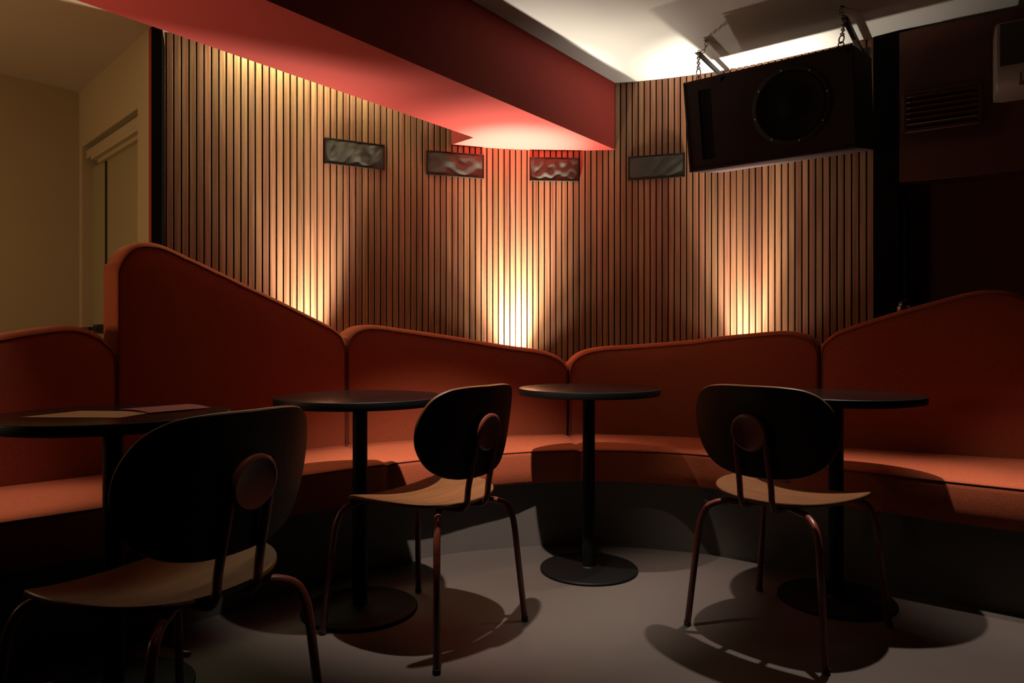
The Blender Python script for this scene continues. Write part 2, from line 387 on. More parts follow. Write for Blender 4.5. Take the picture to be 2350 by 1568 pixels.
def seam_profile(px):
    """seam points read off the photograph, moved onto the front face of the backrest"""
    out = []
    for (u, v) in px:
        s = BACK.ray((u-1175)/1600); Y = BACK.at(s)[1]
        out.append((s, H+(784-v)/1600*Y))
    return out
R_ = 0.022
UNITS = [
 dict(px=[(-262, 872), (-240, 846), (-205, 829), (-100, 807), (-40, 793), (0, 783.4), (76.6, 770), (153, 761), (191.5, 766), (222, 777.7), (245, 795), (264, 818), (269, 837)], f=(None, (-1.10, 2.205)),
      label='low orange banquette section at far left, backrest hump in front of the ochre door'),
 dict(px=[(268, 626), (280, 603), (302.6, 576.6), (325.5, 568), (356, 569), (383, 576.6), (421, 594), (498, 630), (574.5, 667), (651, 703), (708.5, 731.7), (747, 751), (770, 764), (785, 779.6), (795, 802.5)],
      f=((-1.10, 2.205), (-0.50, 2.82)), label='tallest orange banquette section, backrest peaking at left and sloping down to the right'),
 dict(px=[(797, 799.6), (803, 782), (819, 765), (842, 757), (868.5, 756.7), (930, 765), (1045, 782), (1160, 801.5), (1236, 812), (1267, 820.6), (1290, 834), (1303, 851)],
      f=((-0.50, 2.82), (0.315, 3.175)), label='orange banquette section below the middle wall light, backrest sloping down to the right'),
 dict(px=[(1307, 853), (1313, 838), (1328, 822.6), (1351, 812), (1389, 805), (1466, 800), (1600, 789), (1653, 781.8), (1768, 771.5), (1806, 770.7), (1837, 776), (1860, 787.5), (1873, 803), (1879, 818)],
      f=((0.315, 3.175), (1.13, 2.815)), label='orange banquette section below the hanging speaker, backrest rising gently to the right'),
 dict(px=[(1882.7, 814), (1888, 799), (1905.7, 782), (1932, 766.5), (2036, 733), (2150.6, 701), (2227, 682), (2273, 676.5), (2319, 681), (2350, 692), (2400, 715)],
      f=((1.13, 2.815), None), label='dark shaded orange banquette section at far right with tall rising backrest'),
]
def erodilate(xs, ts, r):
    """dilate profile by r (round)"""
    def g(x):
        rx = r*KX; m = np.abs(xs-x) <= rx
        if not m.any(): return np.interp(x, xs, ts)
        return float(np.max(ts[m]+r*np.sqrt(np.maximum(0, 1-((xs[m]-x)/rx)**2))))
    return g
def densify(pr, n=600):
    q = catmull(pr, 14); x = q[:, 0]; x = np.maximum.accumulate(x)
    xs = np.linspace(x[0], x[-1], n); return xs, np.interp(xs, x, q[:, 1])
THK = 0.175
KX = 0.35      # the sides of neighbouring sections meet almost flush
def backrest(px, pre, parent, thk=THK, lo=0.31):
    pr = seam_profile(px)
    if pre: pr = list(pre)+pr
    s_lo, s_hi = pr[0][0], pr[-1][0]
    pr[0] = (s_lo+R_*0.3, pr[0][1]); pr[-1] = (s_hi-R_*0.3, pr[-1][1])
    pr = sorted(pr)
    xs, ts = densify(pr)
    top0 = lambda x: float(np.interp(x, xs, ts))
    # columns: denser near both ends
    a = np.linspace(0, PI, 61); a = (0.55*(1-np.cos(a))/2+0.45*np.linspace(0, 1, 61))
    NR = 14
    layers = []     # (depth, inset as dilation amount, bulge)
    for (dep, r) in ((0.0, 0.0), (0.004, 0.009), (0.012, 0.017), (0.024, R_*0.98), (0.045, R_+0.001), (thk-0.03, R_+0.001), (thk-0.012, 0.014), (thk, 0.0)):
        layers.append((dep, r))
    def col(r):
        g = erodilate(xs, ts, r) if r > 0 else top0
        X = (xs[0]-r*KX)+a*(xs[-1]-xs[0]+2*r*KX)
        return X, np.array([g(min(max(x, xs[0]), xs[-1])) for x in X])
    def pos(x, z, dep):
        p = BACK.at(x); nn = BACK.nor(x)
        # seat back leans a little: the pillow swells in the middle
        return Vector((p[0]+nn[0]*dep, p[1]+nn[1]*dep, z))
    bm = bmesh.new()
    X, T = col(0.0); NC = len(X)
    def bulge(i, j, T_):
        u = (X[i]-X[0])/(X[-1]-X[0]); v = j/(NR)
        return -0.014*(1-abs(2*u-1)**6)*(1-v**8)
    grid = [[bm.verts.new(pos(X[i], lo+(T[i]-lo)*(j/NR), bulge(i, j, T))) for j in range(NR+1)] for i in range(NC)]
    for i in range(NC-1):
        for j in range(NR): bm.faces.new((grid[i][j], grid[i+1][j], grid[i+1][j+1], grid[i][j+1]))
    def perim(r, dep):
        Xr, Tr = col(r)
        L_ = [pos(Xr[0], lo+(Tr[0]-lo)*(j/NR), dep) for j in range(NR)]
        L_ += [pos(Xr[i], Tr[i], dep) for i in range(NC)]
        L_ += [pos(Xr[-1], lo+(Tr[-1]-lo)*(j/NR), dep) for j in range(NR-1, -1, -1)]
        return L_
    prev = [grid[0][j] for j in range(NR)]+[grid[i][NR] for i in range(NC)]+[grid[NC-1][j] for j in range(NR-1, -1, -1)]
    for (dep, r) in layers[1:]:
        cur = [bm.verts.new(p) for p in perim(r, dep)]
        for k2 in range(len(cur)-1): bm.faces.new((prev[k2], prev[k2+1], cur[k2+1], cur[k2]))
        prev = cur
    # rear face as a grid reusing the last perimeter
    ncol = NC; pl_ = prev
    left = pl_[:NR]; topv = pl_[NR:NR+ncol]; right = pl_[NR+ncol:][::-1]
    bg = []
    for i in range(ncol):
        if i == 0: bg.append(left+[topv[0]])
        elif i == ncol-1: bg.append(right+[topv[-1]])
        else:
            c_ = [bm.verts.new(pos(X[i], lo+(T[i]-lo)*(j/NR), thk)) for j in range(NR)]
            bg.append(c_+[topv[i]])
    for i in range(ncol-1):
        for j in range(NR): bm.faces.new((bg[i][j], bg[i][j+1], bg[i+1][j+1], bg[i+1][j]))
    bk = obj('backrest', bm, M['fabric'], parent, 'all')
    # piping along the front edge
    path = []
    Xp, Tp = col(0.002)
    path += [pos(Xp[0], z, -0.001) for z in np.linspace(0.455, Tp[0]-0.006, 12)]
    path += [pos(Xp[i], Tp[i], -0.001) for i in range(0, NC, 1)]
    path += [pos(Xp[-1], z, -0.001) for z in np.linspace(Tp[-1]-0.006, 0.455, 12)]
    bm = bmesh.new(); add_tube(bm, path, 0.0021, 6)
    obj('piping', bm, M['piping'], bk, 'all')
    return xs[0]-R_*KX, xs[-1]+R_*KX
def seat(b0, b1, f0, f1, parent):
    fs0 = FRONT.near(*f0) if f0 is not None else 0.0; fs1 = FRONT.near(*f1) if f1 is not None else FRONT.L
    n = 40; bm = bmesh.new(); rows = []
    prof = [(0.0, 0.300, 0.0), (0.0, 0.445, 0.0), (0.03, 0.450, 0), (0.3, 0.454, 0), (0.6, 0.455, 0), (0.85, 0.454, 0), (1, 0.452, -0.022), (1, 0.447, -0.010), (1, 0.438, -0.003), (1, 0.425, 0),
            (1, 0.36, 0.002), (1, 0.312, 0.0), (1, 0.302, -0.006), (1, 0.299, -0.018)]
    pip = []
    for i in range(n+1):
        t = i/n
        pb = BACK.at(b0+(b1-b0)*t)+BACK.nor(b0+(b1-b0)*t)*0.02; pf = FRONT.at(fs0+(fs1-fs0)*t); dr = (pf-pb)/np.hypot(*(pf-pb))
        ed = min(t, 1-t)*(fs1-fs0); dip = 0.010*max(0, 1-ed/0.03)**2; ins = 0.010*max(0, 1-ed/0.03)**2
        row = []
        for (w_, z, off) in prof:
            p = pb+(pf-pb)*w_+dr*(off-(ins if w_ == 1 else 0)); row.append(bm.verts.new((p[0], p[1], z-(dip if z > 0.43 else 0))))
        rows.append(row)
        p = pf+dr*(-0.004-ins); pip.append((p[0], p[1], 0.4435-dip))
    for a_, b_ in zip(rows, rows[1:]):
        for k2 in range(len(prof)):
            k3 = (k2+1) % len(prof); bm.faces.new((a_[k2], a_[k3], b_[k3], b_[k2]))
    bm.faces.new(rows[0]); bm.faces.new(rows[-1][::-1])
    st = obj('seat_cushion', bm, M['fabric'], parent, True)
    bm = bmesh.new(); add_tube(bm, pip, 0.0024, 6); obj('piping', bm, M['piping'], st, 'all')
for U in UNITS:
    root = empty('banquette_section', (0, 0, 0), 0, U['label'], 'banquette', 'modular curved banquette')
    lo, hi = backrest(U['px'], U.get('pre'), root)
    b0 = BACK.near(-2.45, 1.6) if U['f'][0] is None else lo-0.003
    b1 = BACK.L if U['f'][1] is None else hi+0.003
    g = 0.0015
    seat(b0+g, b1-g, U['f'][0], U['f'][1], root)

# ---------------------------------------------------------------- tables
def make_table(x, y, label, R=0.29, src=None):
    if src is not None:
        r = src.copy(); C.objects.link(r); r.location = (x, y, 0); r['label'] = label
        for ch in src.children:
            c = ch.copy(); C.objects.link(c); c.parent = r
            for g in ch.children: q = g.copy(); C.objects.link(q); q.parent = c
        return r
    r = empty('bistro_table', (x, y, 0), 0, label, 'table', 'round black bistro tables')
    bm = bmesh.new(); add_lathe(bm, [(0, 0.722), (R-0.004, 0.722), (R-0.001, 0.724), (R, 0.728), (R, 0.744), (R-0.001, 0.748), (R-0.003, 0.7495)], 96)
    tp = obj('table_edge', bm, M['edge'], r, True)
    bm = bmesh.new(); add_lathe(bm, [(0, 0.750), (R-0.006, 0.750), (R-0.0032, 0.7496), (R-0.0032, 0.730), (0, 0.730)], 96)
    obj('tabletop', bm, M['laminate'], r, True)
    bm = bmesh.new(); add_box(bm, 0, 0, 0.7165, 0.20, 0.05, 0.011, bev=0.002); add_box(bm, 0, 0, 0.7165, 0.05, 0.20, 0.011, bev=0.002)
    obj('support_bracket', bm, M['iron'], r)
    bm = bmesh.new(); add_lathe(bm, [(0, 0.012), (0.0255, 0.012), (0.0255, 0.712), (0, 0.712)], 32)
    obj('column', bm, M['iron'], r, True)
    bm = bmesh.new(); add_lathe(bm, [(0, 0.0), (0.197, 0.0), (0.200, 0.003), (0.200, 0.008), (0.197, 0.012), (0.188, 0.0135), (0.06, 0.0155), (0.034, 0.0165), (0.030, 0.02), (0, 0.02)], 80)
    obj('base', bm, M['iron'], r, True)
    return r
tA = make_table(-1.062, 1.858, 'nearest black round table at left, holding the paper menus')
tB = make_table(-0.533, 2.445, 'black round table between the two left-hand chairs, bare top', src=tA)
tC = make_table(0.316, 2.87, 'black round table standing alone in the middle with its whole pedestal in view', src=tA)
tD = make_table(1.178, 2.535, 'black round table at right, partly behind the chair', src=tA)
for t, a in ((tA, 0.3), (tB, 1.15), (tC, 0.75), (tD, 0.2)): t.rotation_euler = (0, 0, a)

# menus on the nearest table
def sheet(name, pts, z, m, label, curl=0.0):
    P = [np.array(p) for p in pts]; bm = bmesh.new(); n = 10; g = {}
    for k2, th in ((0, 0), (1, 0.0006)):
        for i in range(n+1):
            for j in range(n+1):
                u, v = i/n, j/n
                p = P[0]*(1-u)*(1-v)+P[1]*u*(1-v)+P[2]*u*v+P[3]*(1-u)*v
                g[(k2, i, j)] = bm.verts.new((p[0], p[1], z+th+curl*math.sin(PI*u)*(0.6+0.4*v)))
    for i in range(n):
        for j in range(n):
            bm.faces.new((g[(1, i, j)], g[(1, i+1, j)], g[(1, i+1, j+1)], g[(1, i, j+1)]))
            bm.faces.new((g[(0, i, j)], g[(0, i, j+1)], g[(0, i+1, j+1)], g[(0, i+1, j)]))
        for (a_, b_) in (((i, 0), (i+1, 0)), ((i, n), (i+1, n)), ((0, i), (0, i+1)), ((n, i), (n, i+1))):
            bm.faces.new((g[(0, *a_)], g[(0, *b_)], g[(1, *b_)], g[(1, *a_)]))
    tag(obj(name, bm, m, None, True), label, 'menu', 'paper menus on the nearest table')
sheet('menu', [(-1.229, 1.739), (-0.972, 1.729), (-0.955, 1.885), (-1.175, 1.900)], 0.7505, M['paper'], 'cream paper menu lying flat on the nearest table')
sheet('menu', [(-1.085, 1.925), (-0.95, 1.83), (-0.855, 1.975), (-0.985, 2.065)], 0.7525, M['pinkpaper'], 'pink paper menu, slightly curled, behind the cream one', 0.005)

# ---------------------------------------------------------------- chairs
def smoothpath(pts, per=6): return [Vector(p) for p in catmull(pts, per)]
HALF = [(0.0, 0.806), (0.05, 0.806), (0.10, 0.804), (0.150, 0.796), (0.190, 0.772), (0.215, 0.730), (0.224, 0.682), (0.217, 0.628), (0.188, 0.575), (0.145, 0.541), (0.09, 0.524), (0.04, 0.519), (0.0, 0.518)]
def make_chair(loc, rz, label):
    r = empty('bistro_chair', (*loc, 0), rz, label, 'chair', 'plywood bistro chairs')
    # back shell
    hf = [(x*1.06, z) for x, z in HALF]
    out = hf + [(-x, z) for x, z in hf[-2:0:-1]]
    oc = catmull(out, 5, True); n = len(oc); cz = 0.668
    def bp(x, z, off):
        y = -0.232+1.25*x*x-(z-0.665)*0.16
        ny = Vector((-2.5*x, 1, 0.16)).normalized()
        return Vector((x, y, z))-ny*off
    bm = bmesh.new(); layers = []
    T = 0.0055
    def ring(f_, off, ins=0): 
        L_ = []
        for (x, z) in oc:
            l = math.hypot(x, z-cz); k_ = f_*(1-ins/l)
            L_.append(bm.verts.new(bp(x*k_, cz+(z-cz)*k_, off)))
        return L_
    def fan(c_, rr):
        for i in range(n): bm.faces.new((c_, rr[i], rr[(i+1) % n]))
    def bridge(a_, b_):
        for i in range(n): bm.faces.new((a_[i], a_[(i+1) % n], b_[(i+1) % n], b_[i])).material_index = mi_[0]
    mi_ = [0]
    cf = bm.verts.new(bp(0, cz, -T)); prev = ring(0.15, -T); fan(cf, prev)
    prev_f = 0
    seq = [(f_, -T, 0) for f_ in (0.3, 0.45, 0.6, 0.72, 0.84, 0.93)]+[(1, -T, 0.0025), (1, -T*0.5, 0), (1, T*0.5, 0), (1, T, 0.0025)]+[(f_, T, 0) for f_ in (0.93, 0.84, 0.72, 0.6, 0.45, 0.3, 0.15)]
    for (f_, off, ins) in seq:
        mi_[0] = 1 if f_ == 1 and prev_f == 1 else 0; prev_f = f_
        cur = ring(f_, off, ins); bridge(prev, cur); prev = cur
    mi_[0] = 0
    fan(bm.verts.new(bp(0, cz, T)), prev)
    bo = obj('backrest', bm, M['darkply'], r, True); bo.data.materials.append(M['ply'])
    # seat shell
    so = []
    for i in range(64):
        a = 2*PI*i/64; c_, s_ = math.cos(a), math.sin(a)
        e_ = 2/2.7; x = 0.232*math.copysign(abs(c_)**e_, c_); y = (0.22 if s_ > 0 else 0.205)*math.copysign(abs(s_)**e_, s_)
        x *= 1+0.10*(y/0.2) if y < 0 else 1
        so.append((x, y+0.005))
    def sp(x, y, off):
        z = 0.444+0.022*(x/0.23)**2*(1 if y < 0.12 else max(0, 1-(y-0.12)/0.12))-0.9*max(0, y-0.09)**2*2.2+0.25*max(0, -y-0.08)**2
        return Vector((x, y, z-off))
    bm = bmesh.new(); n = 64
    def sring(f_, off, ins=0):
        L_ = []
        for (x, y) in so:
            l = math.hypot(x, y); k_ = f_*(1-ins/l); L_.append(bm.verts.new(sp(x*k_, y*k_, off)))
        return L_
    prev = sring(0.12, 0); fan(bm.verts.new(sp(0, 0, 0)), prev)
    for (f_, off, ins) in [(q, 0, 0) for q in (0.3, 0.45, 0.6, 0.72, 0.84, 0.93)]+[(1, 0, 0.002), (1, 0.003, 0), (1, 0.009, 0), (1, 0.012, 0.002)]+[(q, 0.012, 0) for q in (0.9, 0.75, 0.6, 0.4, 0.2)]:
        cur = sring(f_, off, ins); bridge(prev, cur); prev = cur
    fan(bm.verts.new(sp(0, 0, 0.012)), prev)
    obj('seat', bm, M['ply'], r, True)
    # back support: hairpin round a disc
    hp = [(0.052, -0.10, 0.4215), (0.052, -0.165, 0.4215), (0.052, -0.196, 0.4275), (0.052, -0.210, 0.452), (0.052, -0.2165, 0.50), (0.050, -0.2385, 0.60), (0.049, -0.2465, 0.650)]
    left = smoothpath(hp, 6)
    arc = [Vector((0.044*math.cos(a), -0.2475-0.004*math.sin(a), 0.656+0.042*math.sin(a))) for a in np.linspace(0.15, PI-0.15, 16)]
    path = left+arc+[Vector((-p.x, p.y, p.z)) for p in left[::-1]]
    bm = bmesh.new(); add_tube(bm, path, 0.0095, 10); obj('back_support', bm, M['tube'], r, 'all')
    bm = bmesh.new()
    Mx = Matrix.Translation((0, -0.2525, 0.662)) @ Matrix.Rotation(PI/2+0.158, 4, 'X')
    add_lathe(bm, [(0, -0.004), (0.056, -0.004), (0.0585, 0.0), (0.0585, 0.005), (0.056, 0.008), (0.051, 0.0095), (0.048, 0.008), (0, 0.008)], 40, Mx)
    obj('mounting_disc', bm, M['tube'], r, True)
    # legs
    for sx in (-1, 1):
        for sy in (-1, 1):
            pts = [(sx*0.03, sy*0.085, 0.4175), (sx*0.10, sy*0.138, 0.4175), (sx*0.140, sy*0.168, 0.4165), (sx*0.176, sy*0.197, 0.398), (sx*0.194, sy*0.211, 0.355), (sx*0.2005, sy*0.2165, 0.31), (sx*0.227, sy*0.238, 0.012)]
            p = smoothpath(pts[:-1], 6)+[Vector(pts[-1])]
            bm = bmesh.new(); add_tube(bm, p, 0.0104, 12); lg = obj('leg', bm, M['tube'], r, 'all')
            bm = bmesh.new(); add_lathe(bm, [(0, 0), (0.011, 0), (0.0118, 0.004), (0.0115, 0.016), (0, 0.016)], 14, Matrix.Translation((sx*0.2275, sy*0.2385, 0)))
            obj('foot_cap', bm, M['rubber'], lg, True)
    bm = bmesh.new(); add_tube(bm, [(-0.05, -0.095, 0.4215), (-0.05, 0.095, 0.4215)], 0.0085, 8); add_tube(bm, [(0.05, -0.095, 0.4215), (0.05, 0.095, 0.4215)], 0.0085, 8)
    obj('seat_rail', bm, M['tube'], r, 'all')
    return r
def dup(src, loc, rz, label):
    r = src.copy(); C.objects.link(r); r.location = (*loc, 0); r.rotation_euler = (0, 0, rz); r['label'] = label
    for ch in src.children:
        c = ch.copy(); C.objects.link(c); c.parent = r
        for g in ch.children: q = g.copy(); C.objects.link(q); q.parent = c
    return r
def ang(fx, fy): return math.atan2(fy, fx)-PI/2
cD = make_chair((0.910, 2.300), ang(0.737, 0.676), 'chair at right with its tan seat lit, facing the table behind it')
cB = dup(cD, (-0.282, 2.290), ang(-0.827, 0.563), 'chair in the middle, turned left beside the middle-left table')
cA = dup(cD, (-0.738, 1.486), ang(-0.900, 0.436), 'nearest chair at lower left, dark back turned to the camera')

# ---------------------------------------------------------------- vents in the slatted wall
VL = ['black mesh vent in the slats, leftmost, nearest the ochre hall', 'black mesh vent in the slats just left of the red beam end',
      'black mesh vent in the slats directly under the red beam end', 'black mesh vent in the slats beside the hanging speaker']
for vi, (a, b_, zt, h) in enumerate(VENTS):
    mid = (a+b_)/2; p = WALL.at(mid); p0 = WALL.at(a); p1 = WALL.at(b_); W_ = float(np.hypot(*(p1-p0)))
    t = (p1-p0)/W_; pm = (p0+p1)/2; rz = math.atan2(t[1], t[0])
    r = empty('wall_vent', (pm[0], pm[1], zt-h/2), rz, VL[vi], 'vent', 'mesh vents in the slatted wall')
    bm = bmesh.new(); fw = 0.0035
    for (cx, cz_, sx, sz) in ((0, h/2-fw/2, W_, fw), (0, -h/2+fw/2, W_, fw), (-W_/2+fw/2, 0, fw, h), (W_/2-fw/2, 0, fw, h)):
        add_box(bm, cx, -0.001, cz_, sx, 0.016, sz)
    obj('frame', bm, M['screen'], r)
    # bulging diamond wire screen over a dark lining
    wi, he = W_-2*fw, h-2*fw; st = 0.0062; wd = 0.0011
    rnd = random.Random(30+vi); ph = [(rnd.uniform(20, 110), rnd.uniform(30, 120), rnd.uniform(0, 6.3), rnd.uniform(0.4, 1)) for _ in range(7)]
    def bulge_(x, z):
        e_ = max(0, 1-(2*x/wi)**6)*max(0, 1-(2*z/he)**4)
        q = sum(c3*math.sin(a3*x+b3*z*(1 if i3 % 2 else -1)+p3) for i3, (a3, b3, p3, c3) in enumerate(ph))/3.0
        return -e_*(0.0055+0.0055*q)
    bm = bmesh.new()
    def wire(x0, z0, x1, z1, off):
        l = math.hypot(x1-x0, z1-z0)
        if l < 0.003: return
        m_ = max(1, int(l/0.011)); nx, nz = -(z1-z0)/l*wd/2, (x1-x0)/l*wd/2; prev = None
        for i in range(m_+1):
            t_ = i/m_; x, z = x0+(x1-x0)*t_, z0+(z1-z0)*t_
            c4 = []
            for (sx_, dy) in ((1, 0), (-1, 0), (-1, 0.0002), (1, 0.0002)):
                xx, zz = x+nx*sx_, z+nz*sx_
                xx = max(-wi/2, min(wi/2, xx)); zz = max(-he/2, min(he/2, zz))
                c4.append(bm.verts.new((xx, -0.0042+bulge_(xx, zz)+off+dy, zz)))
            if prev:
                for q in range(4): bm.faces.new((prev[q], prev[(q+1) % 4], c4[(q+1) % 4], c4[q]))
            prev = c4
    c_ = -wi/2-he
    while c_ < wi/2+he:
        for sg in (1, -1):
            xa2, xb2 = max(c_-he/2, -wi/2), min(c_+he/2, wi/2)
            if xb2 > xa2: wire(xa2, sg*(xa2-c_), xb2, sg*(xb2-c_), 0.0 if sg > 0 else 0.0006)
        c_ += st
    sc_ = obj('mesh_screen', bm, M['wire'], r, True); sc_['kind'] = 'stuff'
    bm = bmesh.new(); nx_, nz_ = 40, 18; g = {}
    for i in range(nx_+1):
        for j in range(nz_+1):
            x, z = -wi/2+wi*i/nx_, -he/2+he*j/nz_
            g[(i, j)] = bm.verts.new((x, -0.0012+bulge_(x, z), z))
    for i in range(nx_):
        for j in range(nz_): bm.faces.new((g[(i, j)], g[(i+1, j)], g[(i+1, j+1)], g[(i, j+1)]))
    obj('lining', bm, M['lining'], r, 'all')

# ---------------------------------------------------------------- hanging speaker
SWD, SH_, SDP = 0.742, 0.421, 0.44
ex = np.array((0.802, -0.597)); ba = np.array((0.597, 0.802))     # along the front, and backwards
FLB = Vector((0.869, 3.408, 1.766)); tilt = math.radians(11)
X_ = Vector((ex[0], ex[1], 0)); Bk = Vector((ba[0], ba[1], 0))
Yb = (Bk*math.cos(tilt)+Vector((0, 0, 1))*math.sin(tilt)); Zu = (Vector((0, 0, 1))*math.cos(tilt)-Bk*math.sin(tilt))
R3 = Matrix((X_, Yb, Zu)).transposed()
sp_ = bpy.data.objects.new('speaker', None); C.objects.link(sp_)
ctr = FLB+X_*SWD/2
sp_.location = ctr; sp_.rotation_euler = R3.to_euler()
tag(sp_, 'large dark loudspeaker box hung below the ceiling by chains', 'speaker')
wof = (0.115, 0.222)         # centre of the woofer on the baffle (x from middle, z from bottom)
bm = bmesh.new()
add_box(bm, 0, SDP/2+0.010, SH_/2, SWD, SDP-0.02, SH_, bev=0.004)
obj('cabinet', bm, M['cabinet'], sp_)
# baffle with woofer hole and port slot cut out
bm = bmesh.new()
y0 = 0.0; RW = 0.168; n = 64
ring0 = [bm.verts.new((wof[0]+RW*math.cos(2*PI*k/n), y0, wof[1]+RW*math.sin(2*PI*k/n))) for k in range(n)]
def rect_pt(k):
    a = 2*PI*k/n; c_, s_ = math.cos(a), math.sin(a); x0, x1, z0, z1 = -0.188, SWD/2-0.012, 0.012, SH_-0.012
    tx = ((x1 if c_ > 0 else x0)-wof[0])/c_ if abs(c_) > 1e-6 else 1e9; tz = ((z1 if s_ > 0 else z0)-wof[1])/s_ if abs(s_) > 1e-6 else 1e9
    q = min(tx, tz); return (wof[0]+q*c_, wof[1]+q*s_)
ring1 = [bm.verts.new((rect_pt(k)[0], y0, rect_pt(k)[1])) for k in range(n)]
ring2 = [bm.verts.new((v.co.x, y0+0.012, v.co.z)) for v in ring1]
for k in range(n):
    k2 = (k+1) % n; bm.faces.new((ring0[k], ring0[k2], ring1[k2], ring1[k])); bm.faces.new((ring1[k], ring1[k2], ring2[k2], ring2[k]))
# left part of the baffle: four boards round the port slot
for (cx, cz_, sx, sz) in ((-0.330, SH_/2, 0.058, SH_-0.024), (-0.214, SH_/2, 0.052, SH_-0.024), (-0.2705, 0.031, 0.062, 0.038), (-0.2705, SH_-0.031, 0.062, 0.038)):
    add_box(bm, cx, 0.006, cz_, sx, 0.012, sz)
obj('baffle', bm, M['cabinet'], sp_)
bm = bmesh.new()
for (cx, cz_, sx, sz) in ((-SWD/2+0.006, SH_/2, 0.012, SH_), (SWD/2-0.006, SH_/2, 0.012, SH_), (0, 0.006, SWD, 0.012), (0, SH_-0.006, SWD, 0.012)):
    add_box(bm, cx, 0.004, cz_, sx, 0.016, sz, bev=0.002)
obj('front_edge', bm, M['cabinet'], sp_)
bm = bmesh.new(); add_box(bm, -0.2705, 0.0105, SH_/2, 0.062, 0.002, SH_-0.08)
obj('port_slot', bm, M['black'], sp_)
Mw = Matrix.Translation((wof[0], 0, wof[1])) @ Matrix.Rotation(PI/2, 4, 'X')   # local z -> -y (towards the room)
bm = bmesh.new(); add_lathe(bm, [(0.170, -0.004), (0.170, 0.004), (0.166, 0.006), (0.150, 0.006), (0.148, 0.002), (0.148, -0.006)], 64, Mw)
wf = obj('woofer_rim', bm, M['dsteel'], sp_, True)
bm = bmesh.new(); add_lathe(bm, [(0.149, 0.0), (0.141, 0.005), (0.131, 0.0), (0.057, -0.009), (0.055, -0.008), (0.04, -0.002), (0.0, 0.003)], 64, Mw)
obj('woofer_cone', bm, M['cone'], sp_, True)
bm = bmesh.new()
for k in range(8):
    a = 2*PI*k/8+0.2; add_lathe(bm, [(0.0045, 0.006), (0.0045, 0.0085), (0, 0.009)], 10, Mw @ Matrix.Translation((0.158*math.cos(a), 0.158*math.sin(a), 0)))
obj('screw', bm, M['steel'], wf)['kind'] = 'stuff'
def torus_path(c, r, ax, n=14, rz=1.0, up=Vector((0, 0, 1))):
    s_ = Vector(ax).normalized(); return [Vector(c)+up*(r*rz*math.cos(2*PI*k/n))+s_*(r*math.sin(2*PI*k/n)) for k in range(n)]
for x in (-SWD/2+0.055, SWD/2-0.055):
    bm = bmesh.new()
    add_lathe(bm, [(0.014, 0), (0.014, 0.003), (0.007, 0.004), (0.006, 0.010), (0, 0.011)], 14, Matrix.Translation((x, 0.06, SH_)))
    add_tube(bm, torus_path((x, 0.06, SH_+0.018), 0.011, (1, 0, 0)), 0.0028, 8, True)
    obj('eye_bolt', bm, M['steel'], sp_, 'all')

# steel bars from the wall above the speaker, chains and snap hooks
def worldpt(x, y, z): return ctr+X_*x+Yb*y+Zu*z
def chain_link_mesh(name, r=0.0075, w_=0.0024, el=1.7):
    bm = bmesh.new(); add_tube(bm, [(r*math.sin(2*PI*k/14), 0, r*el*math.cos(2*PI*k/14)) for k in range(14)], w_, 6, True)
    me = bpy.data.meshes.new(name); bm.to_mesh(me); bm.free(); me.materials.append(M['steel'])
    me.polygons.foreach_set('use_smooth', [True]*len(me.polygons)); return me
LINK = chain_link_mesh('chain_link')
def chain(pts, parent):
    P = [Vector(p) for p in pts]; cum = [0]
    for a_, b_ in zip(P, P[1:]): cum.append(cum[-1]+(b_-a_).length)
    stp = 0.021; n = max(2, int(cum[-1]/stp))
    for i in range(n):
        d_ = (i+0.5)*cum[-1]/n; j = max(k for k in range(len(cum)-1) if cum[k] <= d_+1e-9); t = (d_-cum[j])/(cum[j+1]-cum[j])
        p = P[j].lerp(P[j+1], t); dr = (P[j+1]-P[j]).normalized()
        q = dr.to_track_quat('Z', 'Y').to_matrix().to_4x4() @ Matrix.Rotation(PI/2*(i % 2)+0.4, 4, 'Z')
        o = bpy.data.objects.new('chain_link', LINK); C.objects.link(o); o.parent = parent
        o.matrix_local = Matrix.Translation(p) @ q
HB = [(Vector((0.929, 3.49, 2.388)), Vector((0.215, 0.31, 0)), Vector((0.978, 3.51, ZC)), -SWD/2+0.055, 'left'),
      (Vector((1.485, 3.114, 2.388)), Vector((0.275, 0.391, 0)), Vector((1.49, 3.156, ZC)), SWD/2-0.055, 'right')]
